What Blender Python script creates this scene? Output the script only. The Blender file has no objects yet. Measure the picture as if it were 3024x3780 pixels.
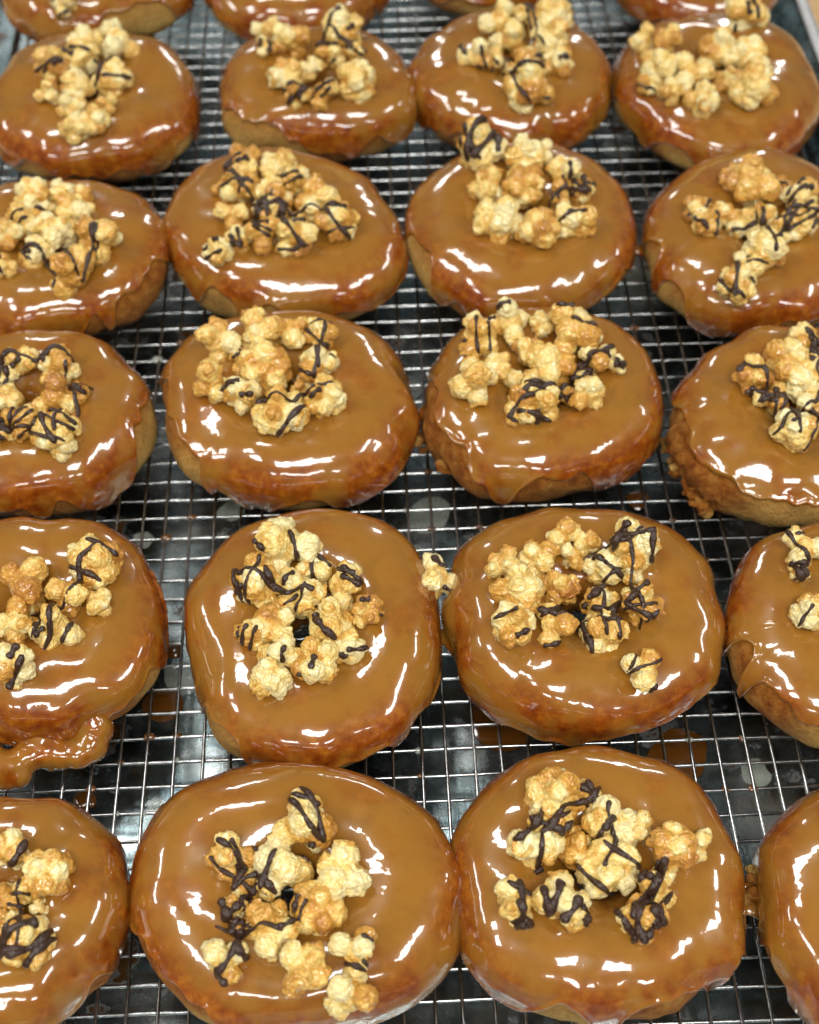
import bpy, bmesh, math, random
import numpy as np
from mathutils import Vector, Matrix, Euler
from mathutils.bvhtree import BVHTree

random.seed(7); rng = np.random.default_rng(7)
S = 0.01                                  # geometry below is written in centimetres
scene = bpy.context.scene
COL = scene.collection

# ------------------------------------------------------------------ camera
PITCH = math.radians(53.0); FPX = 5007.0; CAMH = 45.25
cam_d = bpy.data.cameras.new('camera'); cam = bpy.data.objects.new('camera', cam_d); COL.objects.link(cam)
cam_d.sensor_fit = 'VERTICAL'; cam_d.sensor_height = 36.0; cam_d.lens = 36.0 * FPX / 3780.0
cam_d.clip_start = 0.01; cam_d.clip_end = 100
cam.location = (0, 0, CAMH * S); cam.rotation_euler = (math.pi / 2 - PITCH, 0, 0)
cam_d.dof.use_dof = True; cam_d.dof.focus_distance = 0.475; cam_d.dof.aperture_fstop = 10.5
scene.camera = cam

# ------------------------------------------------------------------ world, lamps, exposure
world = bpy.data.worlds.new('World'); scene.world = world; world.use_nodes = True
bg = world.node_tree.nodes['Background']; bg.inputs[0].default_value = (0.86, 0.96, 1.0, 1); bg.inputs[1].default_value = 0.05
def lamp(x, y, z, sx, sy, power, col=(1.0, 0.97, 0.92)):
    d = bpy.data.lights.new('ceiling_light', 'AREA'); d.shape = 'RECTANGLE'; d.size = sx; d.size_y = sy
    d.energy = power; d.color = col
    o = bpy.data.objects.new('ceiling_light', d); COL.objects.link(o); o.location = (x, y, z)
    return o
RAD = 10.0                                 # every fixture has the same brightness
for lx, ly, sx, sy in ((0.12, -0.62, 0.85, 0.46), (-1.25, -0.35, 0.34, 0.42), (-1.25, 0.25, 0.34, 0.36),
                       (1.55, -0.15, 0.34, 0.8), (-0.9, -2.1, 0.5, 0.36), (0.1, -2.1, 0.6, 0.36), (1.3, -2.2, 0.6, 0.36), (-0.48, 0.95, 0.55, 0.20),
                       (-2.6, 0.9, 0.36, 0.9), (2.8, 1.2, 0.36, 0.9), (-1.2, 4.6, 0.5, 0.9), (1.2, 4.7, 0.5, 0.9)):
    lamp(lx, ly, 1.75, sx, sy, RAD * math.pi * sx * sy)
scene.view_settings.view_transform = 'Standard'; scene.view_settings.look = 'None'
scene.view_settings.exposure = 1.22; scene.view_settings.gamma = 1.0
scene.render.engine = 'CYCLES'
scene.cycles.use_denoising = True
scene.cycles.max_bounces = 6; scene.cycles.glossy_bounces = 4

# ------------------------------------------------------------------ picture coordinates -> place on a level plane (cm)
def ray(u, v):                            # u, v in a 1725 x 2156 view of the photograph
    x = (u * 1.75304 - 1512) / FPX; y = (v * 1.75304 - 1890) / FPX
    return np.array([x, math.cos(PITCH) - y * math.sin(PITCH), -math.sin(PITCH) - y * math.cos(PITCH)])
def at(u, v, z):
    r = ray(u, v); t = (CAMH - z) / -r[2]
    return np.array([r[0] * t, r[1] * t, z]), FPX / t / 1.75304       # point, view px per cm

# ------------------------------------------------------------------ helpers
def mesh_from(name, V, F, mat=None, smooth=True, attrs=None):
    me = bpy.data.meshes.new(name)
    V = np.asarray(V, dtype=float) * S
    me.from_pydata(V.tolist(), [], F if isinstance(F, list) else F.tolist()); me.update()
    if mat: me.materials.append(mat)
    if smooth: me.polygons.foreach_set('use_smooth', [True] * len(me.polygons))
    for k, a in (attrs or {}).items():
        at_ = me.attributes.new(k, 'FLOAT', 'POINT'); at_.data.foreach_set('value', np.asarray(a, dtype=np.float32))
    return me
def obj(name, me, parent=None, loc=(0, 0, 0)):
    o = bpy.data.objects.new(name, me); COL.objects.link(o); o.location = [c * S for c in loc]
    if parent: o.parent = parent
    return o
def tag(o, label=None, cat=None, group=None, kind=None):
    if label: o['label'] = label
    if cat: o['category'] = cat
    if group: o['group'] = group
    if kind: o['kind'] = kind
    return o
def grid_faces(nu, nv, wrap_u=True, wrap_v=False):
    i = np.arange(nu if wrap_u else nu - 1); j = np.arange(nv if wrap_v else nv - 1)
    I, J = np.meshgrid(i, j, indexing='ij'); I2 = (I + 1) % nu; J2 = (J + 1) % nv
    return np.stack([I * nv + J, I2 * nv + J, I2 * nv + J2, I * nv + J2], -1).reshape(-1, 4)
class Noise:                              # smooth 3-D noise as a sum of waves
    def __init__(s, wl, n=14, seed=0):
        r = np.random.default_rng(seed)
        d = r.normal(size=(n, 3)); d /= np.linalg.norm(d, axis=1)[:, None]
        s.k = d * (2 * math.pi / (wl * r.uniform(0.6, 1.6, (n, 1)))); s.p = r.uniform(0, 6.283, n); s.a = 1.0 / math.sqrt(n / 2)
    def __call__(s, P):
        return np.sin(P @ s.k.T + s.p).sum(-1) * s.a
def sstep(a, b, x):
    t = np.clip((x - a) / (b - a), 0, 1); return t * t * (3 - 2 * t)
def tube(path, rad, ns=7, closed=True):
    P = np.asarray(path, float); n = len(P); V = []; F = []
    T = np.gradient(P, axis=0); T /= np.linalg.norm(T, axis=1)[:, None] + 1e-9
    ref = np.array([0.13, 0.27, 0.95])
    for i in range(n):
        a = np.cross(T[i], ref); a /= np.linalg.norm(a) + 1e-9; b = np.cross(a, T[i])
        for k in range(ns):
            an = 2 * math.pi * k / ns
            V.append(P[i] + rad[i] * (a * math.cos(an) + b * math.sin(an)))
    for i in range(n - 1):
        for k in range(ns):
            k2 = (k + 1) % ns
            F.append([i * ns + k, i * ns + k2, (i + 1) * ns + k2, (i + 1) * ns + k])
    if closed:
        F.append(list(range(ns))[::-1]); F.append([(n - 1) * ns + k for k in range(ns)])
    return V, F
def remesh_spheres(C, R, voxel, sub=2):
    """one lumpy closed surface out of many balls (voxel remesh); units as given"""
    bm = bmesh.new(); bmesh.ops.create_icosphere(bm, subdivisions=sub, radius=1.0)
    bv = np.array([v.co[:] for v in bm.verts]); bf = np.array([[v.index for v in f.verts] for f in bm.faces]); bm.free()
    V = np.concatenate([bv * r + c for c, r in zip(C, R)]); F = np.concatenate([bf + i * len(bv) for i in range(len(C))])
    me = bpy.data.meshes.new('tmp'); me.from_pydata(V.tolist(), [], F.tolist())
    o = bpy.data.objects.new('tmp', me); COL.objects.link(o)
    m = o.modifiers.new('r', 'REMESH'); m.mode = 'VOXEL'; m.voxel_size = voxel
    s = o.modifiers.new('s', 'SMOOTH'); s.factor = 0.5; s.iterations = 2
    dg = bpy.context.evaluated_depsgraph_get(); e = o.evaluated_get(dg); m2 = e.to_mesh()
    n = len(m2.vertices); A = np.empty(n * 3); m2.vertices.foreach_get('co', A)
    N = np.empty(n * 3); m2.vertices.foreach_get('normal', N)
    P = [list(p.vertices) for p in m2.polygons]
    e.to_mesh_clear(); bpy.data.objects.remove(o); bpy.data.meshes.remove(me)
    return A.reshape(-1, 3), N.reshape(-1, 3), P

# ------------------------------------------------------------------ materials
def material(name):
    m = bpy.data.materials.new(name); m.use_nodes = True
    nt = m.node_tree; b = nt.nodes['Principled BSDF']
    return m, nt, b
def nd(nt, t, **kw):
    n = nt.nodes.new(t)
    for k, v in kw.items():
        if k in n.inputs: n.inputs[k].default_value = v
        else: setattr(n, k, v)
    return n
def ramp(nt, fac, stops):
    r = nt.nodes.new('ShaderNodeValToRGB'); el = r.color_ramp.elements
    while len(el) < len(stops): el.new(0.5)
    for e, (p, c) in zip(el, stops): e.position = p; e.color = (*c, 1)
    nt.links.new(fac, r.inputs[0]); return r
def mixc(nt, fac, a, b):
    m = nt.nodes.new('ShaderNodeMix'); m.data_type = 'RGBA'
    for s, v in ((m.inputs[0], fac), (m.inputs[6], a), (m.inputs[7], b)):
        if isinstance(v, (tuple, float, int)): s.default_value = v if not isinstance(v, tuple) else (*v, 1)
        else: nt.links.new(v, s)
    return m.outputs[2]
def objcoord(nt, scale):
    t = nt.nodes.new('ShaderNodeTexCoord'); mp = nt.nodes.new('ShaderNodeMapping'); mp.inputs['Scale'].default_value = (scale,) * 3
    nt.links.new(t.outputs['Object'], mp.inputs[0]); return mp.outputs[0]
def noise(nt, vec, scale, detail=3, rough=0.55):
    n = nt.nodes.new('ShaderNodeTexNoise'); n.inputs['Scale'].default_value = scale; n.inputs['Detail'].default_value = detail; n.inputs['Roughness'].default_value = rough
    nt.links.new(vec, n.inputs['Vector']); return n.outputs['Fac']
def bump(nt, h, strength, dist, b, inp='Normal'):
    n = nt.nodes.new('ShaderNodeBump'); n.inputs['Strength'].default_value = strength; n.inputs['Distance'].default_value = dist
    nt.links.new(h, n.inputs['Height']); nt.links.new(n.outputs[0], b.inputs[inp]); return n
def attr(nt, name):
    a = nt.nodes.new('ShaderNodeAttribute'); a.attribute_name = name; return a.outputs['Fac']

def make_glaze():
    m, nt, b = material('caramel_glaze')
    co = objcoord(nt, 100)                # object space in cm
    n1 = noise(nt, co, 0.7, 6, 0.65); n2 = noise(nt, co, 2.2, 5, 0.65)
    opaque = ramp(nt, n1, [(0.28, (0.225, 0.098, 0.011)), (0.45, (0.268, 0.118, 0.016)), (0.58, (0.270, 0.114, 0.014)), (0.76, (0.228, 0.082, 0.007))])
    thinc = ramp(nt, n2, [(0.3, (0.135, 0.022, 0.002)), (0.5, (0.225, 0.052, 0.004)), (0.72, (0.360, 0.125, 0.010))])
    c = mixc(nt, attr(nt, 'thin'), opaque.outputs[0], thinc.outputs[0])
    sp = ramp(nt, noise(nt, co, 13, 1), [(0.73, (0, 0, 0)), (0.78, (0.6,) * 3)]).outputs[0]        # crumbs and specks caught in the glaze
    c = mixc(nt, sp, c, (0.10, 0.030, 0.004))
    nt.links.new(c, b.inputs['Base Color'])
    b.inputs['Roughness'].default_value = 0.22; b.inputs['IOR'].default_value = 1.5
    b.inputs['Specular IOR Level'].default_value = 0.25
    b.inputs['Coat Weight'].default_value = 1.0; b.inputs['Coat Roughness'].default_value = 0.03; b.inputs['Coat IOR'].default_value = 1.6
    b.inputs['Subsurface Weight'].default_value = 0.0; b.inputs['Subsurface Radius'].default_value = (1.0, 0.4, 0.12); b.inputs['Subsurface Scale'].default_value = 0.004
    bump(nt, noise(nt, co, 1.3, 2), 0.20, 0.0010, b, 'Coat Normal')
    return m
def make_dough():
    m, nt, b = material('fried_dough')
    co = objcoord(nt, 100)
    n1 = noise(nt, co, 1.6, 6, 0.65); n2 = noise(nt, co, 6, 5, 0.75)
    brown = ramp(nt, n1, [(0.28, (0.14, 0.028, 0.003)), (0.44, (0.33, 0.098, 0.010)), (0.58, (0.46, 0.180, 0.025)), (0.74, (0.56, 0.30, 0.08))])
    pale = ramp(nt, n2, [(0.3, (0.66, 0.38, 0.075)), (0.7, (0.84, 0.60, 0.20))])
    c = mixc(nt, attr(nt, 'pale'), brown.outputs[0], pale.outputs[0])
    c = mixc(nt, ramp(nt, n2, [(0.35, (0.25,) * 3), (0.6, (0, 0, 0))]).outputs[0], c, (0.14, 0.035, 0.006))
    nt.links.new(c, b.inputs['Base Color']); b.inputs['Roughness'].default_value = 0.6; b.inputs['Specular IOR Level'].default_value = 0.2
    bump(nt, n2, 1.0, 0.003, b)
    return m
def make_popcorn():
    m, nt, b = material('caramel_popcorn')
    co = objcoord(nt, 1.0)                # a piece is about one unit across
    oi = nt.nodes.new('ShaderNodeObjectInfo')
    n1 = noise(nt, co, 5.5, 5, 0.65)
    mth = nd(nt, 'ShaderNodeMath', operation='MULTIPLY_ADD'); nt.links.new(n1, mth.inputs[0]); mth.inputs[1].default_value = 0.75
    nt.links.new(attr(nt, 'caramel'), mth.inputs[2])
    sb = nd(nt, 'ShaderNodeMath', operation='SUBTRACT'); nt.links.new(mth.outputs[0], sb.inputs[0]); sb.inputs[1].default_value = 0.5 + 0.14
    ad = nd(nt, 'ShaderNodeMath', operation='ADD'); nt.links.new(sb.outputs[0], ad.inputs[0]); nt.links.new(oi.outputs['Alpha'], ad.inputs[1])
    c = ramp(nt, ad.outputs[0], [(0.14, (0.96, 0.82, 0.41)), (0.31, (0.93, 0.66, 0.19)), (0.47, (0.70, 0.35, 0.045)), (0.80, (0.38, 0.12, 0.009))])
    nt.links.new(c.outputs[0], b.inputs['Base Color'])
    b.inputs['Roughness'].default_value = 0.42; b.inputs['Coat Weight'].default_value = 1.0; b.inputs['Coat Roughness'].default_value = 0.07
    b.inputs['Subsurface Weight'].default_value = 0.0; b.inputs['Subsurface Radius'].default_value = (1, 0.6, 0.25); b.inputs['Subsurface Scale'].default_value = 0.0015
    bump(nt, noise(nt, co, 22, 3), 0.5, 0.012, b)
    return m
def make_choc():
    m, nt, b = material('dark_chocolate')
    co = objcoord(nt, 1.0); n1 = noise(nt, co, 12, 3)
    c = ramp(nt, n1, [(0.3, (0.022, 0.010, 0.006)), (0.7, (0.048, 0.022, 0.013))]); nt.links.new(c.outputs[0], b.inputs['Base Color'])
    b.inputs['Roughness'].default_value = 0.30; bump(nt, n1, 0.25, 0.02, b)
    return m
def make_wire():
    m, nt, b = material('chromed_wire')
    co = objcoord(nt, 100); n1 = noise(nt, co, 2.0, 4)
    c = ramp(nt, n1, [(0.35, (0.30, 0.30, 0.28)), (0.6, (0.52, 0.53, 0.54))]); nt.links.new(c.outputs[0], b.inputs['Base Color'])
    b.inputs['Metallic'].default_value = 1; b.inputs['Roughness'].default_value = 0.18
    return m
def make_pan():
    m, nt, b = material('worn_aluminium')
    co = objcoord(nt, 100)
    n1 = noise(nt, co, 0.22, 6, 0.65); n2 = noise(nt, co, 0.9, 4, 0.6)
    mp = nt.nodes.new('ShaderNodeMapping'); mp.inputs['Scale'].default_value = (9, 0.5, 1); mp.inputs['Rotation'].default_value = (0, 0, 0.5); nt.links.new(co, mp.inputs[0])
    scr = noise(nt, mp.outputs[0], 1.2, 5, 0.7)
    c = ramp(nt, n1, [(0.3, (0.08, 0.12, 0.14)), (0.48, (0.22, 0.29, 0.31)), (0.64, (0.62, 0.68, 0.69))])
    c2 = mixc(nt, ramp(nt, n2, [(0.45, (0, 0, 0)), (0.6, (0.45,) * 3)]).outputs[0], c.outputs[0], (0.20, 0.23, 0.22))
    vo = nt.nodes.new('ShaderNodeTexVoronoi'); vo.inputs['Scale'].default_value = 0.42; nt.links.new(co, vo.inputs['Vector'])      # dried water spots
    vs = nd(nt, 'ShaderNodeMath', operation='MULTIPLY_ADD'); nt.links.new(n2, vs.inputs[0]); vs.inputs[1].default_value = 0.25; nt.links.new(vo.outputs['Distance'], vs.inputs[2])
    c3 = mixc(nt, ramp(nt, vs.outputs[0], [(0.27, (0.5,) * 3), (0.31, (0, 0, 0))]).outputs[0], c2, (0.50, 0.54, 0.50))
    st = ramp(nt, noise(nt, co, 0.33, 5, 0.6), [(0.60, (0, 0, 0)), (0.64, (1, 1, 1))]).outputs[0]                                   # dried-on caramel
    c4 = mixc(nt, st, c3, (0.055, 0.024, 0.006)); nt.links.new(c4, b.inputs['Base Color'])
    inv = nd(nt, 'ShaderNodeMath', operation='SUBTRACT'); inv.inputs[0].default_value = 1.0; nt.links.new(st, inv.inputs[1]); nt.links.new(inv.outputs[0], b.inputs['Metallic'])
    r = ramp(nt, n2, [(0.3, (0.16,) * 3), (0.7, (0.34,) * 3)]); nt.links.new(r.outputs[0], b.inputs['Roughness'])
    bump(nt, scr, 0.14, 0.001, b)
    return m
def make_plain(name, col, rough, metal=0.0, coat=0.0, trans=0.0, alpha=1.0):
    m, nt, b = material(name)
    co = objcoord(nt, 100); n1 = noise(nt, co, 1.3, 4)
    lo = tuple(x * 0.85 for x in col); hi = tuple(min(1, x * 1.12) for x in col)
    nt.links.new(ramp(nt, n1, [(0.3, lo), (0.7, hi)]).outputs[0], b.inputs['Base Color'])
    b.inputs['Roughness'].default_value = rough; b.inputs['Metallic'].default_value = metal; b.inputs['Coat Weight'].default_value = coat
    b.inputs['Coat Roughness'].default_value = 0.03; b.inputs['Transmission Weight'].default_value = trans; b.inputs['Alpha'].default_value = alpha
    return m
M = dict(glaze=make_glaze(), dough=make_dough(), pop=make_popcorn(), choc=make_choc(), wire=make_wire(), pan=make_pan(),
         counter=make_plain('countertop_laminate', (0.55, 0.34, 0.14), 0.4),
         rim=make_plain('polished_rim', (0.94, 0.95, 0.95), 0.5, metal=1.0),
         drop=make_plain('caramel_drop', (0.11, 0.038, 0.005), 0.12, coat=1.0),
         milky=make_plain('thin_sugar_glaze', (0.46, 0.50, 0.42), 0.25, coat=0.6, alpha=0.45))

# ------------------------------------------------------------------ sheet pan, counter, rack
YAW = math.radians(2.5); cY, sY = math.cos(YAW), math.sin(YAW)
def rack_frame(p): return np.array([p[0] * cY + p[1] * sY, -p[0] * sY + p[1] * cY])
ZPAN = -2.2
pr = rack_frame(at(2975 / 1.75304, 613 / 1.75304, 0)[0]); pl = rack_frame(at(18, 150, 0)[0])
XR, XL = pr[0], pl[0]
Y0, Y1 = 2.0, 84.0
rim = rack_frame(at(2960 / 1.75304, 20 / 1.75304, 0.4)[0]); XRIM = rim[0]
print('rack', XL, XR, 'rim', XRIM)
root_pan = tag(obj('sheet_pan', None), 'worn aluminium sheet pan under the wire rack, its rim showing at top right', 'sheet pan')
root_pan.rotation_euler = (0, 0, YAW)
def pan_parts():
    xl, xr, y0, y1 = XL - 2.4, XRIM - 1.3, Y0 - 4, Y1 + 4
    V = [(xl, y0, ZPAN), (xr, y0, ZPAN), (xr, y1, ZPAN), (xl, y1, ZPAN)]
    nx, ny = 40, 60
    xs = np.linspace(xl, xr, nx); ys = np.linspace(y0, y1, ny); X, Y = np.meshgrid(xs, ys, indexing='ij')
    P = np.stack([X, Y, np.full_like(X, ZPAN)], -1).reshape(-1, 3); n = Noise(16, seed=5); P[:, 2] += 0.05 * n(P)
    obj('pan_floor', mesh_from('pan_floor', P, grid_faces(nx, ny, False, False), M['pan']), root_pan)
    # sloping wall with rolled rim, swept round the pan
    prof = [(-0.02, ZPAN - 0.06), (0.10, ZPAN + 0.02), (0.32, ZPAN + 0.25), (0.55, ZPAN + 0.8), (1.0, 0.20), (1.10, 0.38), (1.25, 0.46), (1.5, 0.46), (1.75, 0.40), (1.86, 0.24), (1.80, 0.06), (1.6, 0.0)]
    def ring(off, z):
        pts = []
        for cx, cy, a0 in ((xr, y1, 0), (xl, y1, 90), (xl, y0, 180), (xr, y0, 270)):
            for k in range(9):
                a = math.radians(a0 + 90 * k / 8); r = 1.2 + off
                pts.append((cx - 1.2 * (1 if cx == xr else -1) + r * math.cos(a), cy - 1.2 * (1 if cy == y1 else -1) + r * math.sin(a), z))
        return pts
    def band(name, pf, mt):
        R = [ring(o, z) for o, z in pf]; n = len(R[0]); V = [R[j][i] for i in range(n) for j in range(len(pf))]
        return obj(name, mesh_from(name, V, grid_faces(n, len(pf)), mt), root_pan)
    band('pan_wall', prof[:6], M['pan']); band('pan_rim', prof[5:], M['rim'])
pan_parts()
ct = mesh_from('countertop', [(-160, -40, ZPAN - 0.4), (160, -40, ZPAN - 0.4), (160, 260, ZPAN - 0.4), (-160, 260, ZPAN - 0.4)], [[0, 1, 2, 3]], M['counter'], False)
tag(obj('countertop', ct), kind='structure')

rack = tag(obj('cooling_rack', None), 'chromed wire cooling rack with square mesh holding all the doughnuts', 'cooling rack')
rack.rotation_euler = (0, 0, YAW)
def wire_mesh(name, length, r, axis, seed=0, ns=9, seg=40):
    n = Noise(24, seed=seed); n2 = Noise(7, seed=seed + 50)
    s = np.linspace(-length / 2, length / 2, seg); P = np.zeros((seg, 3)); P[:, axis] = s
    q = P.copy(); P[:, 1 - axis] += 0.035 * n(q) + 0.012 * n2(q); P[:, 2] += 0.02 * n(q + 9)
    V, F = tube(P, [r] * seg, ns); return mesh_from(name, V, F, M['wire'])
anchor = rack_frame(at(1650 / 1.75304, 2765 / 1.75304, 0)[0])
RW = 0.068
long_me = [wire_mesh('long_wire', Y1 - Y0, RW, 1, k) for k in range(4)]
cross_me = [wire_mesh('cross_wire', XR - XL, RW, 0, 20 + k) for k in range(4)]
i0 = math.ceil((XL + 0.25 - anchor[0]) / 1.0); i1 = math.floor((XR - 0.25 - anchor[0]) / 1.0)
for i in range(i0, i1 + 1):
    obj('wire', long_me[i % 4], rack, (anchor[0] + i * 1.0 + random.uniform(-.04, .04), (Y0 + Y1) / 2, 0.0))
j0 = math.ceil((Y0 + 0.25 - anchor[1]) / 1.013); j1 = math.floor((Y1 - 0.25 - anchor[1]) / 1.013)
for j in range(j0, j1 + 1):
    obj('wire', cross_me[j % 4], rack, ((XL + XR) / 2, anchor[1] + j * 1.013 + random.uniform(-.03, .03), -2 * RW + 0.02))
for x in (XL, XR):
    obj('frame_wire', wire_mesh('frame_wire', Y1 - Y0, 0.22, 1, 77), rack, (x, (Y0 + Y1) / 2, -0.1))
for y in (Y0, Y1):
    obj('frame_wire', wire_mesh('frame_wire', XR - XL, 0.22, 0, 78), rack, ((XL + XR) / 2, y, -0.1))
for x in (XL + 1.0, (XL + XR) / 2, XR - 1.0):       # feet down to the pan
    for y in (Y0 + 4, 42.0, Y1 - 4):
        V, F = tube([(-0.9, 0, 0), (-0.7, 0, -1.4), (-0.3, 0, -2.0), (0.3, 0, -2.0), (0.7, 0, -1.4), (0.9, 0, 0)], [0.12] * 6, 8)
        obj('foot', mesh_from('foot', V, F, M['wire']), rack, (x, y, -0.1))

# beads of dried glaze caught where wires cross
def bead_mesh(seed):
    n = Noise(1.2, seed=seed); nu, nv = 14, 8; V = []
    for i in range(nu):
        a = 2 * math.pi * i / nu
        for j in range(nv):
            p = math.pi * j / (nv - 1); V.append((math.sin(p) * math.cos(a), math.sin(p) * math.sin(a), math.cos(p)))
    V = np.array(V); V = V * (1 + 0.18 * n(V * 0.6))[:, None] * np.array([0.19, 0.15, 0.09])
    return V, grid_faces(nu, nv)[:, ::-1]
for k, (u, v) in enumerate(((300,1690),(325,1560),(275,1620),(250,1700),(370,1545),(880,1480),(905,1560),(860,1650),(900,1720),(1480,1580),(1560,1560),(1600,1640),(1640,1700),(330,1120),
        (420,1100),(860,1070),(930,1120),(1000,1090),(1330,1080),(1420,1110),(1460,1180),(310,760),(360,720),(215,1640),(390,1610),(1530,1650),(890,1010),(1340,740),(1330,700),(440,700))):
    p = rack_frame(at(u, v, 0)[0]); V, F = bead_mesh(k % 5)
    q = (anchor[0] + round(p[0] - anchor[0]), anchor[1] + round((p[1] - anchor[1]) / 1.013) * 1.013, -0.05)
    obj('glaze_bead', mesh_from('glaze_bead', V * random.uniform(.7, 1.3), F, M['drop'] if k % 3 else M['milky']), rack, q)

# ------------------------------------------------------------------ doughnuts
# bounding box in the view, noise seed, square-ness, uncovered arcs (from, to, edge angle), drips (angle, depth, width), label
ROWS = ['back row', 'second row from back', 'third row from back', 'third row from front', 'second row from front', 'front row']
COLS = ['first', 'second', 'third', 'fourth']
D = {
 (0,0): dict(bb=(-10,405,-195,92), bare=[(-75,-35,30)], label='blurred caramel doughnut cut off by the top left corner, pale dough showing'),
 (0,1): dict(bb=(425,818,-205,78), label='blurred caramel doughnut at top edge, second from left in the back row'),
 (0,2): dict(bb=(850,1232,-262,26), label='caramel doughnut of which only a sliver shows at the top edge, right of centre'),
 (0,3): dict(bb=(1246,1632,-235,55), label='blurred caramel doughnut at the top edge nearest the pan rim'),
 (1,0): dict(bb=(0,412,62,368), bare=[(-50,-20,14)], drips=[(-14,-26,9),(-48,-50,9)], label='whole glazed doughnut at upper left with a glaze flap on its right side'),
 (1,1): dict(bb=(462,872,60,330), bare=[(165,250,34)], label='shallow glazed doughnut second from left, its popcorn pile ending in a round ball'),
 (1,2): dict(bb=(876,1288,22,325), label='glazed doughnut near the top, second from right, popcorn leaning on its far side'),
 (1,3): dict(bb=(1293,1718,25,350), label='glazed doughnut beside the pan rim at upper right, topped with plain popcorn'),
 (2,0): dict(bb=(-108,352,367,712), bare=[(-62,-8,30)], label='glazed doughnut cut by left edge in third row, bare brown crust at lower right'),
 (2,1): dict(bb=(358,840,313,668), bare=[(-125,-92,20)], label='glazed doughnut with thick chocolate strands over its pile, third row from back'),
 (2,2): dict(bb=(848,1335,297,666), bare=[(188,222,40)], label='glazed doughnut with dark chocolate lump on its far rim, third row right of centre'),
 (2,3): dict(bb=(1343,1810,318,695), bare=[(186,232,32)], drips=[(-118,-45,14)], label='glazed doughnut cut by right edge in third row, popcorn trailing to its front'),
 (3,0): dict(bb=(-195,325,692,1092), bare=[(-28,14,30)], drips=[(-48,-40,8)], label='glazed doughnut cut by left edge with a pale bulging strip of dough on its right'),
 (3,1): dict(bb=(328,875,655,1066), bare=[(172,238,34)], drips=[(-100,-62,4.5),(-58,-34,12)], label='glazed doughnut left of centre with one long glaze drip at its front'),
 (3,2): dict(bb=(880,1400,650,1058), bare=[(172,238,36),(238,290,16)], drips=[(-62,-58,3.5),(-48,-34,9)], label='glazed doughnut right of centre with bare brown left side and torn crust flake'),
 (3,3): dict(bb=(1400,1930,690,1112), bare=[(172,235,36),(235,300,22)], label='glazed doughnut cut by right edge with ragged brown crust on its left'),
 (4,0): dict(bb=(-210,352,1095,1565), bare=[(-50,-22,12)], label='glazed doughnut cut by left edge with a lumpy glaze blob hanging in front'),
 (4,1): dict(bb=(382,925,1075,1605), bare=[(205,245,18)], label='tall glazed doughnut under a big three-lobed white popcorn, left of centre'),
 (4,2): dict(bb=(928,1515,1065,1560), label='fully glazed doughnut with broad white glare on its front, right of centre'),
 (4,3): dict(bb=(1515,2090,1095,1585), bare=[(180,235,34),(235,300,20)], label='glazed doughnut at right edge with bare golden side, second row from front'),
 (5,0): dict(bb=(-310,288,1668,2205), label='glazed doughnut cut by the bottom left corner'),
 (5,1): dict(bb=(290,955,1608,2190), sq=0.02, bare=[(140,165,12),(196,245,24)], label='large squarish glazed doughnut at the front, left of centre'),
 (5,2): dict(bb=(942,1568,1567,2150), bare=[(-118,-22,20)], label='large round glazed doughnut at the front, chocolate coated lump beside its hole'),
 (5,3): dict(bb=(1598,2225,1640,2235), label='glazed doughnut cut by the bottom right corner, no topping in view'),
}
HB = 1.74                                  # half height
DN = {}
HS = 1.52                                  # height of the widest outline
def solve(bb):
    x0, x1, y0, y1 = bb
    c, s = at((x0 + x1) / 2, (y0 + y1) / 2, HS)
    r = ray((x0 + x1) / 2, (y0 + y1) / 2); e = math.atan2(-r[2], r[1])
    Rx = (x1 - x0) / s / 2; al = e - PITCH
    Ry = ((y1 - y0) / s / 2 * math.cos(al) - HS) / math.sin(e) + HS
    Ry = min(max(Ry, 0.86 * Rx), 1.09 * Rx)
    return c, Rx, Ry
def angdiff(a, b): return (a - b + 180) % 360 - 180
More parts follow.
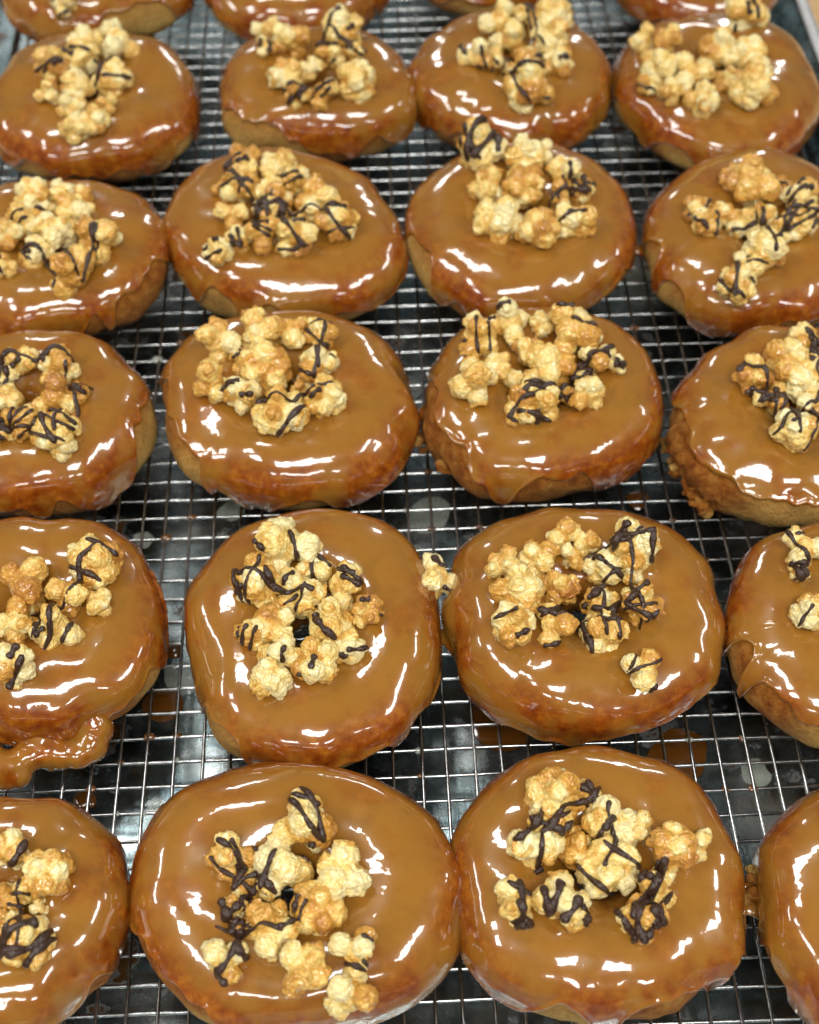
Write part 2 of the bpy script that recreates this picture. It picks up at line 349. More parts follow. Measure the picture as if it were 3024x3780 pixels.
def doughnut(key):
    d = D[key]; c, Rx, Ry = solve(d['bb']); c[1] += {0: -.5, 1: -.4, 2: -.5}.get(key[0], 0); Ry *= {0: 1.05, 1: 1.06, 2: 1.02}.get(key[0], 1); seed = key[0] * 11 + key[1] * 3 + 1
    r1 = np.random.default_rng(seed)
    n_low, n_mid, n_fine = Noise(7.5, 10, seed), Noise(2.4, 14, seed + 100), Noise(0.85, 18, seed + 200)
    n_edge = Noise(2.2, 12, seed + 300); n_edge2 = Noise(0.9, 12, seed + 350)
    sq = d.get('sq', 0.02); Rh = r1.uniform(0.62, 0.85)
    def ringpt(th, ph, off=0.0):
        """point of the ring at angle th round it and ph round its section (0 outside, pi/2 top), pushed out by off"""
        ct_, st_ = np.cos(th), np.sin(th)
        rad = 1 + sq * np.cos(4 * th - 0.6) * -1
        ux, uy = ct_ * Rx * rad, st_ * Ry * rad
        base = np.stack([ct_ * 4, st_ * 4, np.zeros_like(ct_)], -1)
        wob = 1 + 0.036 * n_low(base) + 0.013 * n_mid(base)
        ux, uy = ux * wob, uy * wob
        Ro = np.sqrt(ux ** 2 + uy ** 2)
        a = (Ro - Rh) / 2; Rm = (Ro + Rh) / 2
        cp, sp = np.cos(ph), np.sin(ph)
        e = 2 / 2.2
        x = np.sign(cp) * np.abs(cp) ** e; z = np.sign(sp) * np.abs(sp) ** e
        hb = HB * (1 + 0.06 * n_low(base + 5) + 0.02 * n_mid(base * 0.7 + 5))
        rr = Rm + (a + off) * x
        zz = HB * 0.97 + (hb + off) * z
        # the upper face dips a little towards the hole
        zz = zz - np.where(sp > 0, 0.16 * np.clip((Rm - rr) / a, 0, 1) ** 1.5, 0)
        q = np.stack([rr * ux / Ro, rr * uy / Ro, zz], -1)
        return q
    # ---- dough
    nu, nv = 128, 44
    th = np.linspace(0, 2 * math.pi, nu, endpoint=False); ph = np.linspace(-math.pi, math.pi, nv, endpoint=False)
    TH, PH = np.meshgrid(th, ph, indexing='ij'); P = ringpt(TH, PH).reshape(-1, 3)
    nrm = np.stack([np.cos(TH) * np.cos(PH), np.sin(TH) * np.cos(PH), np.sin(PH)], -1).reshape(-1, 3)
    rough = np.zeros(len(P))
    deg = np.degrees(TH).reshape(-1)
    if key == (3, 3): rough = np.exp(-(angdiff(deg, 205) / 26) ** 2)
    if key == (3, 2): rough = 0.5 * np.exp(-(angdiff(deg, 207) / 16) ** 2)
    if key == (5, 3): rough = 0.5 * np.exp(-(angdiff(deg, 170) / 9) ** 2)
    low = (np.cos(PH).reshape(-1) > 0.15) & (np.sin(PH).reshape(-1) < 0.55)
    rough = rough * low
    lowside = sstep(0.45, 0.1, np.sin(PH).reshape(-1))
    P = P + nrm * (0.045 * n_mid(P) * lowside + 0.02 * n_fine(P) * lowside - 0.03 * (1 - lowside) + rough * (0.16 * n_fine(P * 1.7) + 0.10 * n_mid(P * 1.5) + 0.05))[:, None]
    P[:, 2] = np.maximum(P[:, 2], 0.066)
    pale = np.exp(-((np.degrees(PH).reshape(-1) + 20 + 7 * n_mid(P * 0.6)) / 23) ** 2)
    over = np.zeros(len(P))
    amt = 0.12 + 0.80 * sstep(-0.2, 0.9, n_low(P * 1.3))
    for a0, a1, lvl in {(2,2): [(180,230,1)], (3,0): [(-40,25,1)], (3,3): [(235,310,1)], (4,3): [(230,310,1)], (3,1): [(215,262,.9)],
                        (1,1): [(200,262,.8)], (2,1): [(-135,-85,.8)], (0,0): [(-90,-20,1)], (2,3): [(190,220,.8)], (5,2): [(-125,-85,.8)], (4,1): [(200,250,.7)]}.get(key, []):
        mid, half = (a0 + a1) / 2, (a1 - a0) / 2
        amt = np.maximum(amt, lvl * sstep(1.3, 0.7, np.abs(angdiff(deg, mid)) / half)); over = np.maximum(over, 0.65 * lvl * sstep(1.15, 0.6, np.abs(angdiff(deg, mid)) / half))
    if key == (3, 2): amt *= sstep(0.8, 1.6, np.abs(angdiff(deg, 230)) / 30)
    pale = np.maximum(pale * amt, over * np.exp(-((np.degrees(PH).reshape(-1) - 2) / 34) ** 2)) * (1 - rough)
    root = tag(obj('doughnut', None, None, tuple(c[:2]) + (0,)), d['label'], 'doughnut', 'caramel glazed doughnuts on the rack')
    obj('dough', mesh_from('dough', P, grid_faces(nu, nv, True, True)[:, ::-1], M['dough'], attrs={'pale': np.clip(pale, 0, 1)}), root)
    # ---- glaze: sheet from the wall of the hole over the top to a dripping lower edge
    nu, nv = 288, 64
    th = np.linspace(0, 2 * math.pi, nu, endpoint=False); dg = np.degrees(th)
    tp = np.stack([np.cos(th) * 5, np.sin(th) * 5, np.zeros(nu)], -1)
    edge = -8 + 9 * n_edge(tp) + 3.5 * n_edge2(tp)
    for a0, a1, e in d.get('bare', []):
        mid, half = (a0 + a1) / 2, (a1 - a0) / 2
        w = sstep(1.35, 0.75, np.abs(angdiff(dg, mid)) / half); edge = edge * (1 - w) + (e + 5 * n_edge(tp) + 3 * n_edge2(tp)) * w
    fat = np.zeros(nu)
    for a0, dep, wd in d.get('drips', []) + [(r1.uniform(0, 360), -30, r1.uniform(3, 6)) for _ in range(4)]:
        q = np.abs(angdiff(dg, a0)) / wd; w = 0.22 * np.exp(-(q / 2.2) ** 2) + 0.78 * np.sqrt(np.clip(1 - q ** 2, 0, 1)) ; edge = edge * (1 - w) + np.minimum(edge, dep) * w; fat += np.exp(-q ** 2) * 0.08
    edge = np.clip(edge, -66, 60)
    for _ in range(2): edge = (np.roll(edge, 1) + 2 * edge + np.roll(edge, -1)) / 4
    tq = np.linspace(0, 1, nv)
    tq = np.where(tq < 0.3, tq * 0.45, 0.135 + (tq - 0.3) * (0.865 / 0.7))
    PHg = np.radians(edge)[:, None] + (math.radians(232) - np.radians(edge)[:, None]) * tq[None, :]
    THg = np.repeat(th[:, None], nv, 1)
    arc = (PHg - np.radians(edge)[:, None]) * 1.9            # about cm from the lower edge
    body = 0.085 * sstep(0, 0.20, arc) + 0.055 * np.exp(-((arc - 0.16) / 0.14) ** 2) - 0.05 * (1 - sstep(0, 0.06, arc))
    body += fat[:, None] * np.exp(-((arc - 0.25) / 0.35) ** 2)
    body -= 0.12 * sstep(math.radians(218), math.radians(232), PHg)
    Q = ringpt(THg, PHg).reshape(-1, 3)
    up = np.sin(PHg).reshape(-1)
    rimw = np.exp(-((np.degrees(PHg).reshape(-1) - 45) / 26) ** 2)
    wav = (0.024 + 0.016 * rimw) * n_mid(Q) + 0.007 * n_fine(Q) * (1.25 - np.clip(up, 0, 1))
    wav = np.maximum(wav + 0.02 * n_mid(Q * 0.7 + 4), -0.055) * sstep(0.05, 0.4, arc.reshape(-1))
    off = body.reshape(-1) + wav
    nr = np.stack([np.cos(THg) * np.cos(PHg), np.sin(THg) * np.cos(PHg), np.sin(PHg)], -1).reshape(-1, 3)
    Q = Q + nr * off[:, None]
    Q[:, 2] = np.maximum(Q[:, 2], 0.07)
    pd = np.degrees(PHg).reshape(-1)
    thin = sstep(74, 26, pd) * np.clip(0.72 + 0.5 * n_mid(Q * 0.8) + 0.25 * n_fine(Q), 0, 1)
    thin = np.maximum(thin, 0.55 * sstep(135, 165, pd) * np.clip(0.5 + 0.5 * n_mid(Q), 0, 1))
    thin = np.maximum(thin, 0.4 * sstep(0.4, 1.7, n_mid(Q * 1.1 + 3)))
    thin *= sstep(-0.05, 0.30, arc.reshape(-1)) * 0.6 + 0.4
    gl = obj('glaze', mesh_from('glaze', Q, grid_faces(nu, nv)[:, :], M['glaze'], attrs={'thin': np.clip(thin, 0, 1)}), root)
    V = Q + 0; F = grid_faces(nu, nv)
    DN[key] = dict(root=root, c=c, Rx=Rx, Ry=Ry, Rh=Rh, bvh=BVHTree.FromPolygons(V.tolist(), F.tolist()))
for k in D: doughnut(k)
for k, v in DN.items(): print(k, np.round(v['c'], 1), round(v['Rx'], 2), round(v['Ry'] / v['Rx'], 2))
def surf(key, x, y):
    d = DN[key]; h = d['bvh'].ray_cast(Vector((x - d['c'][0], y - d['c'][1], 9)), Vector((0, 0, -1)))
    return h[0].z if h[0] is not None else None

# glaze bridges where neighbours are stuck together, as parts of one of the two
def join(a, b, width, z=1.1, shift=0.0):
    A, B = DN[a], DN[b]; v = B['c'][:2] - A['c'][:2]; L = math.hypot(*v); t = v / L; p = np.array([-t[1], t[0]])
    def reach(d, t_): return 1 / math.sqrt((t_[0] / d['Rx']) ** 2 + (t_[1] / d['Ry']) ** 2)
    ra, rb = reach(A, t), reach(B, t); gap = L - ra - rb
    m = A['c'][:2] + t * (ra + gap / 2) + p * shift
    if gap > 0.9: return
    d = DN[a]; ang = math.atan2(t[1], t[0]); n = Noise(0.9, seed=int(a[1] * 7 + a[0])); ln = max(gap, 0) + 0.9
    nu, nv = 15, 22; V = []
    for i in range(nu):
        s_ = -1 + 2 * i / (nu - 1); r = 0.16 + 0.30 * abs(s_) ** 2
        for k in range(nv):
            q = 2 * math.pi * k / nv; V.append((s_ * ln / 2, r * width * math.cos(q), r * 0.9 * math.sin(q) - 0.1 * (1 - s_ * s_)))
    V = np.array(V); V += 0.03 * n(V)[:, None]; ca, sa = math.cos(ang), math.sin(ang)
    V = np.stack([V[:, 0] * ca - V[:, 1] * sa, V[:, 0] * sa + V[:, 1] * ca, V[:, 2]], -1)
    obj('glaze_bridge', mesh_from('glaze_bridge', V, grid_faces(nu, nv, False, True)[:, ::-1], M['glaze'], attrs={'thin': np.clip(0.4 + 0.3 * n(V), 0, 1)}), d['root'], tuple(m - d['c'][:2]) + (z,))
for a, b, w, sh in (((5,1),(5,0),3.0,-.3), ((5,1),(5,2),2.6,-.4), ((4,2),(4,1),2.0,0), ((4,2),(4,3),2.4,.3), ((3,2),(3,1),1.8,0), ((2,2),(2,1),1.6,0), ((2,3),(2,2),1.6,0),
                    ((5,2),(5,3),1.6,0), ((1,3),(1,2),1.6,0), ((4,1),(5,1),1.8,.3), ((4,0),(5,0),1.6,0)):
    join(a, b, w, 1.1, sh)

# lumpy run-off in front of the left doughnut, and torn crust flakes
def lumps(name, key, spheres, mat, voxel, nz, attrs):
    d = DN[key]; C = []; R = []
    for u, v, z, r in spheres:
        c, s = at(u, v, z); C.append([c[0] - d['c'][0], c[1] - d['c'][1], z]); R.append(r)
    V, N, F = remesh_spheres(np.array(C), R, voxel)
    V = V + N * (nz[0] * Noise(nz[1], 18, 9)(V) + nz[2] * Noise(nz[3], 18, 10)(V))[:, None]
    V[:, 2] = np.maximum(V[:, 2], 0.05)
    obj(name, mesh_from(name, V, F, mat, attrs={attrs[0]: np.clip(attrs[1] + 0.4 * Noise(0.9, 12, 3)(V), 0, 1)}), d['root'])
lumps('glaze_blob', (4,0), [(195,1470,1.5,.8),(185,1500,1.4,.8),(150,1505,1.4,.75),(200,1535,1.1,.72),(192,1570,.9,.68),(165,1585,.8,.62),(130,1588,.8,.6),(100,1580,.9,.7),
    (85,1555,1.2,.6),(60,1592,.9,.65),(30,1612,.9,.65),(0,1615,1.0,.7),(-30,1600,1.2,.8),(75,1530,1.5,.6),(40,1630,.75,.55),(10,1635,.75,.55),(110,1600,.6,.45)], M['glaze'], 0.10, (0.03, 1.6, 0.004, 0.6), ('thin', 0.2))
fl = np.random.default_rng(3)
lumps('crust_flake', (3,2), [(u + fl.uniform(-8, 8), v + fl.uniform(-8, 8), .7 + fl.uniform(-.3, .5), fl.uniform(.1, .3)) for u, v in ((888,930),(905,945),(920,960),(935,980),(950,990),(900,938),(915,950),(930,965),(945,975),(960,985),(925,950),(940,955))], M['dough'], 0.055, (0.05, .5, 0.05, .22), ('pale', 0.05))
lumps('crust_flake', (3,3), [(u + fl.uniform(-9, 9), v + fl.uniform(-9, 9), .9 + fl.uniform(-.5, .5), fl.uniform(.15, .42)) for u, v in ((1408,935),(1412,950),(1420,965),(1428,985),(1440,1005),(1450,1025),(1465,1045),(1480,1060),(1490,1070),(1430,960),(1445,985),(1460,1010),(1475,1035),(1495,1055),(1415,940))], M['dough'], 0.06, (0.06, .6, 0.06, .25), ('pale', 0.0))
lumps('crust_flake', (5,3), [(u, v, 1.2 + fl.uniform(-.2, .3), fl.uniform(.12, .26)) for u, v in ((1580,1835),(1585,1850),(1578,1865),(1590,1870),(1583,1885),(1592,1850))], M['dough'], 0.05, (0.05, .4, 0.04, .2), ('pale', 0.2))

# ------------------------------------------------------------------ popcorn
def popcorn_shape(seed):
    r = np.random.default_rng(seed + 40); style = seed % 4
    C = [np.zeros(3)]; R = [0.30]; G = [0.35]
    dirs = []; k = {0: 6, 1: 12, 2: 4, 3: 7}[style]; lim = {0: .45, 1: .72, 2: .2, 3: .5}[style]
    while len(dirs) < k:
        v = r.normal(size=3); v /= np.linalg.norm(v)
        if all(v @ w < lim for w in dirs) or r.random() < 0.01: dirs.append(v)
    for v in dirs:
        dist, rad = {0: (r.uniform(.24, .33), r.uniform(.22, .29)), 1: (r.uniform(.24, .28), r.uniform(.16, .20)),
                     2: (r.uniform(.30, .38), r.uniform(.23, .29)), 3: (r.uniform(.24, .32), r.uniform(.20, .27))}[style]
        lob = v * dist; g = r.choice([-.1, 0.0, 0.05, 0.15, 0.3, 0.5]); C.append(lob); R.append(rad); G.append(g)
        t = np.cross(v, r.normal(size=3)); t /= np.linalg.norm(t); b = np.cross(v, t)
        for q in range(int(r.integers(3, 6))):            # smaller puffs swelling out of the lobe
            w = v * r.uniform(.25, 1.0) + t * r.normal() * .8 + b * r.normal() * .8; w /= np.linalg.norm(w)
            C.append(lob + w * rad * r.uniform(.62, .82)); R.append(rad * r.uniform(.38, .58)); G.append(g + r.choice([-.12, 0, .08, .2]))
        if style in (0, 3) and r.random() < 0.3:          # a curled flake of hull standing off the lobe
            a0 = r.uniform(0, 6)
            for q in range(15):
                a = a0 + q * 0.30; C.append(lob + v * rad * 0.92 + (t * math.cos(a) + b * math.sin(a)) * rad * 0.70); R.append(rad * 0.17); G.append(0.42)
    C = np.array(C); R = np.array(R); G = np.array(G)
    V, N, F = remesh_spheres(C, R, 0.024, 2)
    n1 = Noise(.22, 20, seed); rid = 1 - np.abs(np.clip(n1(V), -1.5, 1.5)) / 1.5       # wrinkled skin
    V = V + N * (0.030 * (rid - 0.5) + 0.014 * (0.5 - np.abs(np.clip(Noise(.13, 24, seed + 1)(V), -1, 1))))[:, None]
    dd = np.linalg.norm(V[:, None, :] - C[None], axis=2) - R[None]
    w = np.exp(-np.maximum(dd - dd.min(1, keepdims=True), 0) / 0.02); car = 0.62 * (w * G[None]).sum(1) / w.sum(1)
    V = V - V.mean(0); ext = np.percentile(np.linalg.norm(V, axis=1), 88); V = V / ext * 0.5
    me = mesh_from('popcorn', V / S, F, M['pop'], attrs={'caramel': car})
    return me, BVHTree.FromPolygons(V.tolist(), F), V
NS = 18
SHAPES = [popcorn_shape(s) for s in range(NS)]

TILE = {'A': (0, 0), 'B': (862.5, 0), 'C': (0, 627.5), 'D': (862.5, 627.5), 'E': (0, 1289), 'F': (862.5, 1289)}
# per doughnut: tile, then (x, y, size, chocolate 0-3, caramel tone 0-9) measured in that enlarged tile
PC = {
 (0,0): ('A', [(275,0,110,2,3)]),
 (1,0): ('A', [(365,175,135,0,2),(495,185,165,0,0),(215,265,140,1,4),(335,250,150,1,3),(480,340,160,2,4),(205,390,100,0,5),(320,365,130,0,2),(300,450,115,0,1),(455,440,85,0,3),(315,535,120,0,2),(400,500,115,0,3)]),
 (1,1): ('A', [(1130,130,115,0,3),(1225,165,155,0,3),(1120,200,85,1,4),(1440,130,165,1,2),(1390,225,130,2,3),(1210,320,155,0,3),(1310,290,95,0,3),(1490,215,80,1,3),(1500,340,155,0,4),(1370,390,130,1,5),(1250,395,110,3,6)]),
 (1,2): ('B', [(375,90,155,0,2),(490,70,125,1,2),(610,60,145,0,3),(430,165,155,0,3),(600,150,165,0,3),(285,230,140,1,2),(370,265,120,3,5),(535,220,95,2,4),(630,260,125,1,3),(490,300,150,0,3),(500,365,190,2,4)]),
 (1,3): ('B', [(985,170,115,0,2),(1085,165,120,0,2),(1420,50,180,1,2),(1300,215,165,0,3),(1430,215,135,0,2),(1055,280,155,0,1),(1180,310,165,0,3),(1010,350,95,2,4),(1100,385,110,0,2),(1340,340,125,0,3),(1455,370,175,0,2),(1235,420,135,0,3),(1470,285,95,0,3)]),
 (2,0): ('A', [(135,820,140,0,3),(265,820,125,0,2),(350,820,85,0,4),(310,895,155,0,1),(105,925,160,1,2),(180,875,95,1,3),(30,985,130,0,3),(235,985,160,0,1),(410,1005,185,1,6),(150,1075,140,1,4),(300,1140,205,2,6),(15,1120,100,1,3)]),
 (2,1): ('A', [(1025,680,145,1,3),(1175,695,150,0,3),(1245,755,120,1,3),(935,790,85,0,4),(1010,785,155,2,3),(1150,830,160,0,3),(985,910,140,0,5),(1140,905,150,3,3),(1345,850,185,0,2),(1420,935,160,2,4),(1010,1005,115,1,4),(1105,990,150,1,4),(1240,1000,165,2,5),(920,1060,115,1,1),(1275,925,95,0,3)]),
 (2,2): ('B', [(300,620,200,3,4),(485,655,150,0,2),(560,640,105,0,2),(325,780,145,0,5),(480,785,170,0,4),(660,740,165,1,4),(725,800,100,2,3),(640,830,100,2,5),(380,930,190,0,1),(545,970,165,0,5),(700,930,160,1,3)]),
 (2,3): ('B', [(1440,765,210,0,4),(1360,735,95,0,4),(1545,790,135,1,4),(1645,820,145,1,3),(1210,880,110,1,4),(1250,940,115,2,4),(1315,900,95,0,3),(1400,940,140,1,2),(1490,920,115,1,3),(1640,930,155,3,4),(1550,985,125,2,3),(1490,1070,185,2,3),(1410,1115,105,1,3),(1380,1190,150,2,3)]),
 (3,0): ('C', [(85,265,150,1,3),(250,290,160,1,2),(20,335,95,2,3),(235,415,175,0,7),(325,405,95,1,7),(35,420,110,0,3),(100,520,160,2,3),(235,560,175,2,3),(270,635,100,0,2),(15,565,95,2,3)]),
 (3,1): ('C', [(920,175,170,0,2),(1095,140,175,0,6),(1210,140,165,0,3),(1350,160,140,2,3),(890,350,160,0,5),(1000,235,75,2,4),(1110,290,210,0,6),(1330,290,170,2,2),(1020,400,140,1,3),(970,415,85,0,3),(1265,380,75,0,2),(1370,420,165,1,3),(1180,480,205,2,3)]),
 (3,2): ('D', [(285,165,180,1,2),(420,100,175,1,2),(560,110,105,0,3),(690,130,205,1,3),(500,205,140,0,4),(755,175,115,0,3),(270,350,185,0,3),(390,300,155,0,2),(590,295,200,0,3),(790,260,150,2,3),(870,285,85,1,3),(720,330,100,3,4),(745,405,155,0,1),(530,440,195,2,4),(455,485,105,2,4),(660,420,85,3,4)]),
 (3,3): ('D', [(1450,330,165,1,7),(1590,240,160,0,6),(1660,180,130,1,3),(1640,330,205,0,3),(1530,430,135,2,6),(1690,420,135,0,2),(1620,560,185,2,2),(1700,265,95,3,4),(1700,480,115,3,4)]),
 (4,0): ('C', [(115,1205,215,0,6),(400,1115,205,2,5),(300,1250,185,0,7),(420,1285,115,0,5),(65,1370,180,0,3),(230,1395,185,2,2),(60,1545,175,1,3),(105,1295,85,0,4)]),
 (4,1): ('C', [(1190,1045,265,1,0),(1085,1190,195,2,2),(1260,1250,200,1,2),(1320,1150,155,2,2),(1455,1210,180,1,2),(1550,1315,135,1,6),(1145,1390,185,0,3),(1050,1420,130,1,5),(1405,1380,195,1,2),(1370,1300,95,3,4),(1180,1505,160,1,0),(1140,1605,160,0,0),(1335,1535,185,1,4),(1455,1470,150,1,1)]),
 (4,2): ('D', [(650,995,130,0,5),(745,1030,105,0,2),(400,1120,140,0,4),(540,1100,165,0,3),(690,1090,115,0,4),(935,1050,215,2,3),(825,1130,170,2,2),(460,1235,195,0,4),(630,1220,150,0,8),(930,1170,95,0,1),(440,1375,175,1,3),(620,1375,180,2,2),(800,1290,140,3,2),(980,1290,170,2,5),(815,1410,180,2,1),(980,1573,175,2,2)]),
 (4,3): ('D', [(1660,1065,180,2,2),(1690,1325,155,1,1),(1640,1150,85,3,4)]),
 (5,0): ('E', [(40,1000,175,2,2),(200,1100,195,0,3),(110,1180,155,2,2),(15,1205,120,0,5),(110,1390,205,3,4),(25,1300,115,1,2),(165,1240,75,0,2)]),
 (5,1): ('E', [(1290,890,245,2,3),(975,1030,185,2,4),(1180,1075,235,2,1),(1440,1110,235,0,2),(1340,1250,220,1,6),(1040,1150,125,3,3),(985,1245,105,2,2),(1140,1330,220,1,2),(940,1455,195,2,2),(1280,1500,210,0,2),(1500,1420,190,2,3),(1475,1600,220,0,3),(1010,1320,80,3,4)]),
 (5,2): ('F', [(610,775,225,0,2),(745,765,110,2,3),(530,985,210,2,2),(595,880,160,2,4),(850,890,220,1,1),(975,905,115,0,3),(690,990,155,0,7),(840,1080,235,2,2),(1110,990,190,0,5),(1215,970,135,0,4),(1040,1165,190,2,2),(980,1290,180,3,3),(440,1225,190,2,2),(640,1220,215,3,3)]),
}
TONE = ['cream white', 'pale cream', 'pale golden', 'golden', 'golden', 'toffee coloured', 'amber', 'amber brown', 'brown', 'brown']
CHOC = ['plain', 'lightly drizzled', 'chocolate striped', 'chocolate coated']
ROWN = ['back row', 'fifth row', 'fourth row', 'third row', 'second row', 'front row']
CLOCK = ['twelve', 'one', 'two', 'three', 'four', 'five', 'six', 'seven', 'eight', 'nine', 'ten', 'eleven']

def drizzle(o, si, level, seed):
    """strands of chocolate laid on the piece, in its own space"""
    r = np.random.default_rng(seed); me, bvh, _ = SHAPES[si]
    Rm = np.array(o.rotation_euler.to_matrix()); d_cm = o.scale[0] / S
    down = np.array([r.uniform(-.25, .25), r.uniform(.15, .6), -1.0]); down /= np.linalg.norm(down)
    ang = r.uniform(0, math.pi); t = np.array([math.cos(ang), math.sin(ang), 0.0]); t -= down * (t @ down); t /= np.linalg.norm(t); b = np.cross(down, t)
    V = []; F = []
    def strand(off, s0, s1, rad, curve, tilt):
        pts = []; last = None
        for s in np.linspace(s0, s1, 26):
            p = t * s + b * (off + curve * math.sin(s * 5 + off * 9) + tilt * s) - down * 1.2
            pl_, dl = Rm.T @ p, Rm.T @ down
            h = bvh.ray_cast(Vector(pl_), Vector(dl))
            if h[0] is None:
                if len(pts) > 3: break
                pts = []; continue
            q = np.array(h[0]) - dl * rad * 0.35
            if pts and np.linalg.norm(q - pts[-1]) > 0.17:
                if len(pts) > 3: break
                pts = []
            pts.append(q)
        if len(pts) < 4: return
        P = np.array(pts)
        for _ in range(2): P[1:-1] = (P[:-2] + 2 * P[1:-1] + P[2:]) / 4
        n = len(P); rr = rad * (0.82 + 0.25 * np.sin(np.linspace(0, 9, n) + off * 7))
        rr[0] *= .6; rr[-1] *= .75
        v, f = tube(P, rr, 8); k = len(V); V.extend(v); F.extend([[i + k for i in q] for q in f])
    base = 0.102 * r.uniform(.8, 1.25) / d_cm
    if level == 1:
        for i in range(r.integers(1, 3)): strand(r.uniform(-.22, .22), -.5, r.uniform(-.05, .3), base * r.uniform(.8, 1.2), .04, r.uniform(-.3, .3))
        s = r.uniform(-.3, .1); strand(r.uniform(-.3, .3), s, s + .3, base * 1.3, .02, 0)
    elif level == 2:
        n = r.integers(2, 4)
        for i in range(n): strand(-.28 + .56 * i / (n - 1) + r.uniform(-.06, .06), -.55, r.uniform(.2, .55), base * r.uniform(.8, 1.5), .07, r.uniform(-.25, .25))
        if r.random() < .6: strand(r.uniform(-.2, .2), -.4, .4, base * 1.2, .12, r.uniform(.6, 1.3))
    else:
        n = 4
        for i in range(n): strand(-.34 + .68 * i / (n - 1) + r.uniform(-.05, .05), -.55, r.uniform(.3, .6), base * r.uniform(1.1, 1.8), .08, r.uniform(-.15, .15))
        for i in range(1): strand(r.uniform(-.3, .3), -.4, .4, base * 1.3, .10, r.uniform(-1.4, 1.4))
    if F:
        obj('chocolate_drizzle', mesh_from('chocolate_drizzle', np.array(V) / S, F, M['choc']), o)
placed_all = []
def place_piece(u, v, size_view, key, choc, tone, seed, label, group, shape=None):
    r = np.random.default_rng(seed)
    z = 3.4; c = s = None
    for _ in range(4):
        c, s = at(u, v, z); dcm = size_view / s
        h = surf(key, c[0], c[1]) if key else None
        if key:
            d = DN[key]; rel = math.hypot((c[0] - d['c'][0]) / d['Rx'], (c[1] - d['c'][1]) / d['Ry'])
            base = h if (h is not None and rel > 0.26) else 3.0
            if base < 2.3: base = 2.3
        else: base = 1.75
        z = base + 0.31 * dcm
    # a piece lying on others is lifted along its own line of sight until it clears them
    rd = ray(u, v); rd = -rd / np.linalg.norm(rd)
    P = np.array([c[0], c[1], z]); lift = 0.0
    while lift < 0.7:
        ok = True
        for Q, dq in placed_all:
            if np.linalg.norm(P - Q) < 0.60 * (dcm + dq) / 2: ok = False; break
        if ok: break
        P = P + rd * 0.08; lift += 0.08
    placed_all.append((P, dcm))
    si = int(r.integers(0, NS))
    if shape is not None: si = shape
    o = obj('popcorn', SHAPES[si][0], None, tuple(P))
    o.rotation_euler = Euler(tuple(r.uniform(0, 6.283, 3))); k = dcm * 1.17 * S; o.scale = (k, k, k)
    o.color = (1, 1, 1, 0.5 + (tone - 3.4) * 0.040 + r.uniform(-.03, .03))
    tag(o, label, 'popcorn', group)
    if choc: drizzle(o, si, choc, seed + 7)
    return o
FORCE = {((4,1),0): 2, ((1,1),8): 5, ((2,2),9): 9, ((3,2),13): 13, ((5,0),4): 13, ((2,2),4): 1, ((4,1),11): 17, ((5,1),4): 9, ((3,1),6): 5, ((4,1),1): 1}
PIECES = {}; used = set(); sd = 1000
for key, (tl, items) in PC.items():
    ox, oy = TILE[tl]
    cx = sum(i[0] for i in items) / len(items); cy = sum(i[1] for i in items) / len(items)
    rad = max(1, np.mean([math.hypot(i[0] - cx, i[1] - cy) for i in items]))
    order = sorted(range(len(items)), key=lambda i: -math.hypot(items[i][0] - cx, items[i][1] - cy))
    small = sorted(items, key=lambda i: i[2])
    for i in order:
        x, y, sz, ch, tn = items[i]
        rr = math.hypot(x - cx, y - cy); hr = int(round(math.degrees(math.atan2(x - cx, cy - y)) / 30)) % 12
        where = "mid-pile" if rr < 0.45 * rad else "at %s o'clock" % CLOCK[hr]
        if len(items) == 1: where = 'alone'
        onto = 'on %s %s doughnut' % (ROWN[key[0]], COLS[key[1]])
        size = '' if 100 <= sz <= 190 else ('small ' if sz < 100 else 'large ')
        cands = ['%s%s %s popcorn %s %s' % (sz_, TONE[tn], CHOC[ch], where, onto) for sz_ in (size,)]
        cands += ['%s%s %s popcorn %s %s' % (p, TONE[tn], CHOC[ch], where, onto) for p in ('inner ' if rr < rad else 'outer ', 'smaller ', 'larger ', 'lower ', 'upper ')]
        lab = next(l for l in cands if l not in used); used.add(lab); sd += 1
        PIECES.setdefault(key, []).append((ch,) + (place_piece(x * .5 + ox, y * .5 + oy, sz * .5, key, ch, tn, sd, lab, 'popcorn pieces heaped on the doughnuts', FORCE.get((key, i))),))
place_piece(862.5 + 57, 627.5 + 592, 92, None, 1, 2, 5001, 'stray pale popcorn wedged between two doughnuts near the picture centre', 'popcorn pieces heaped on the doughnuts', 2)

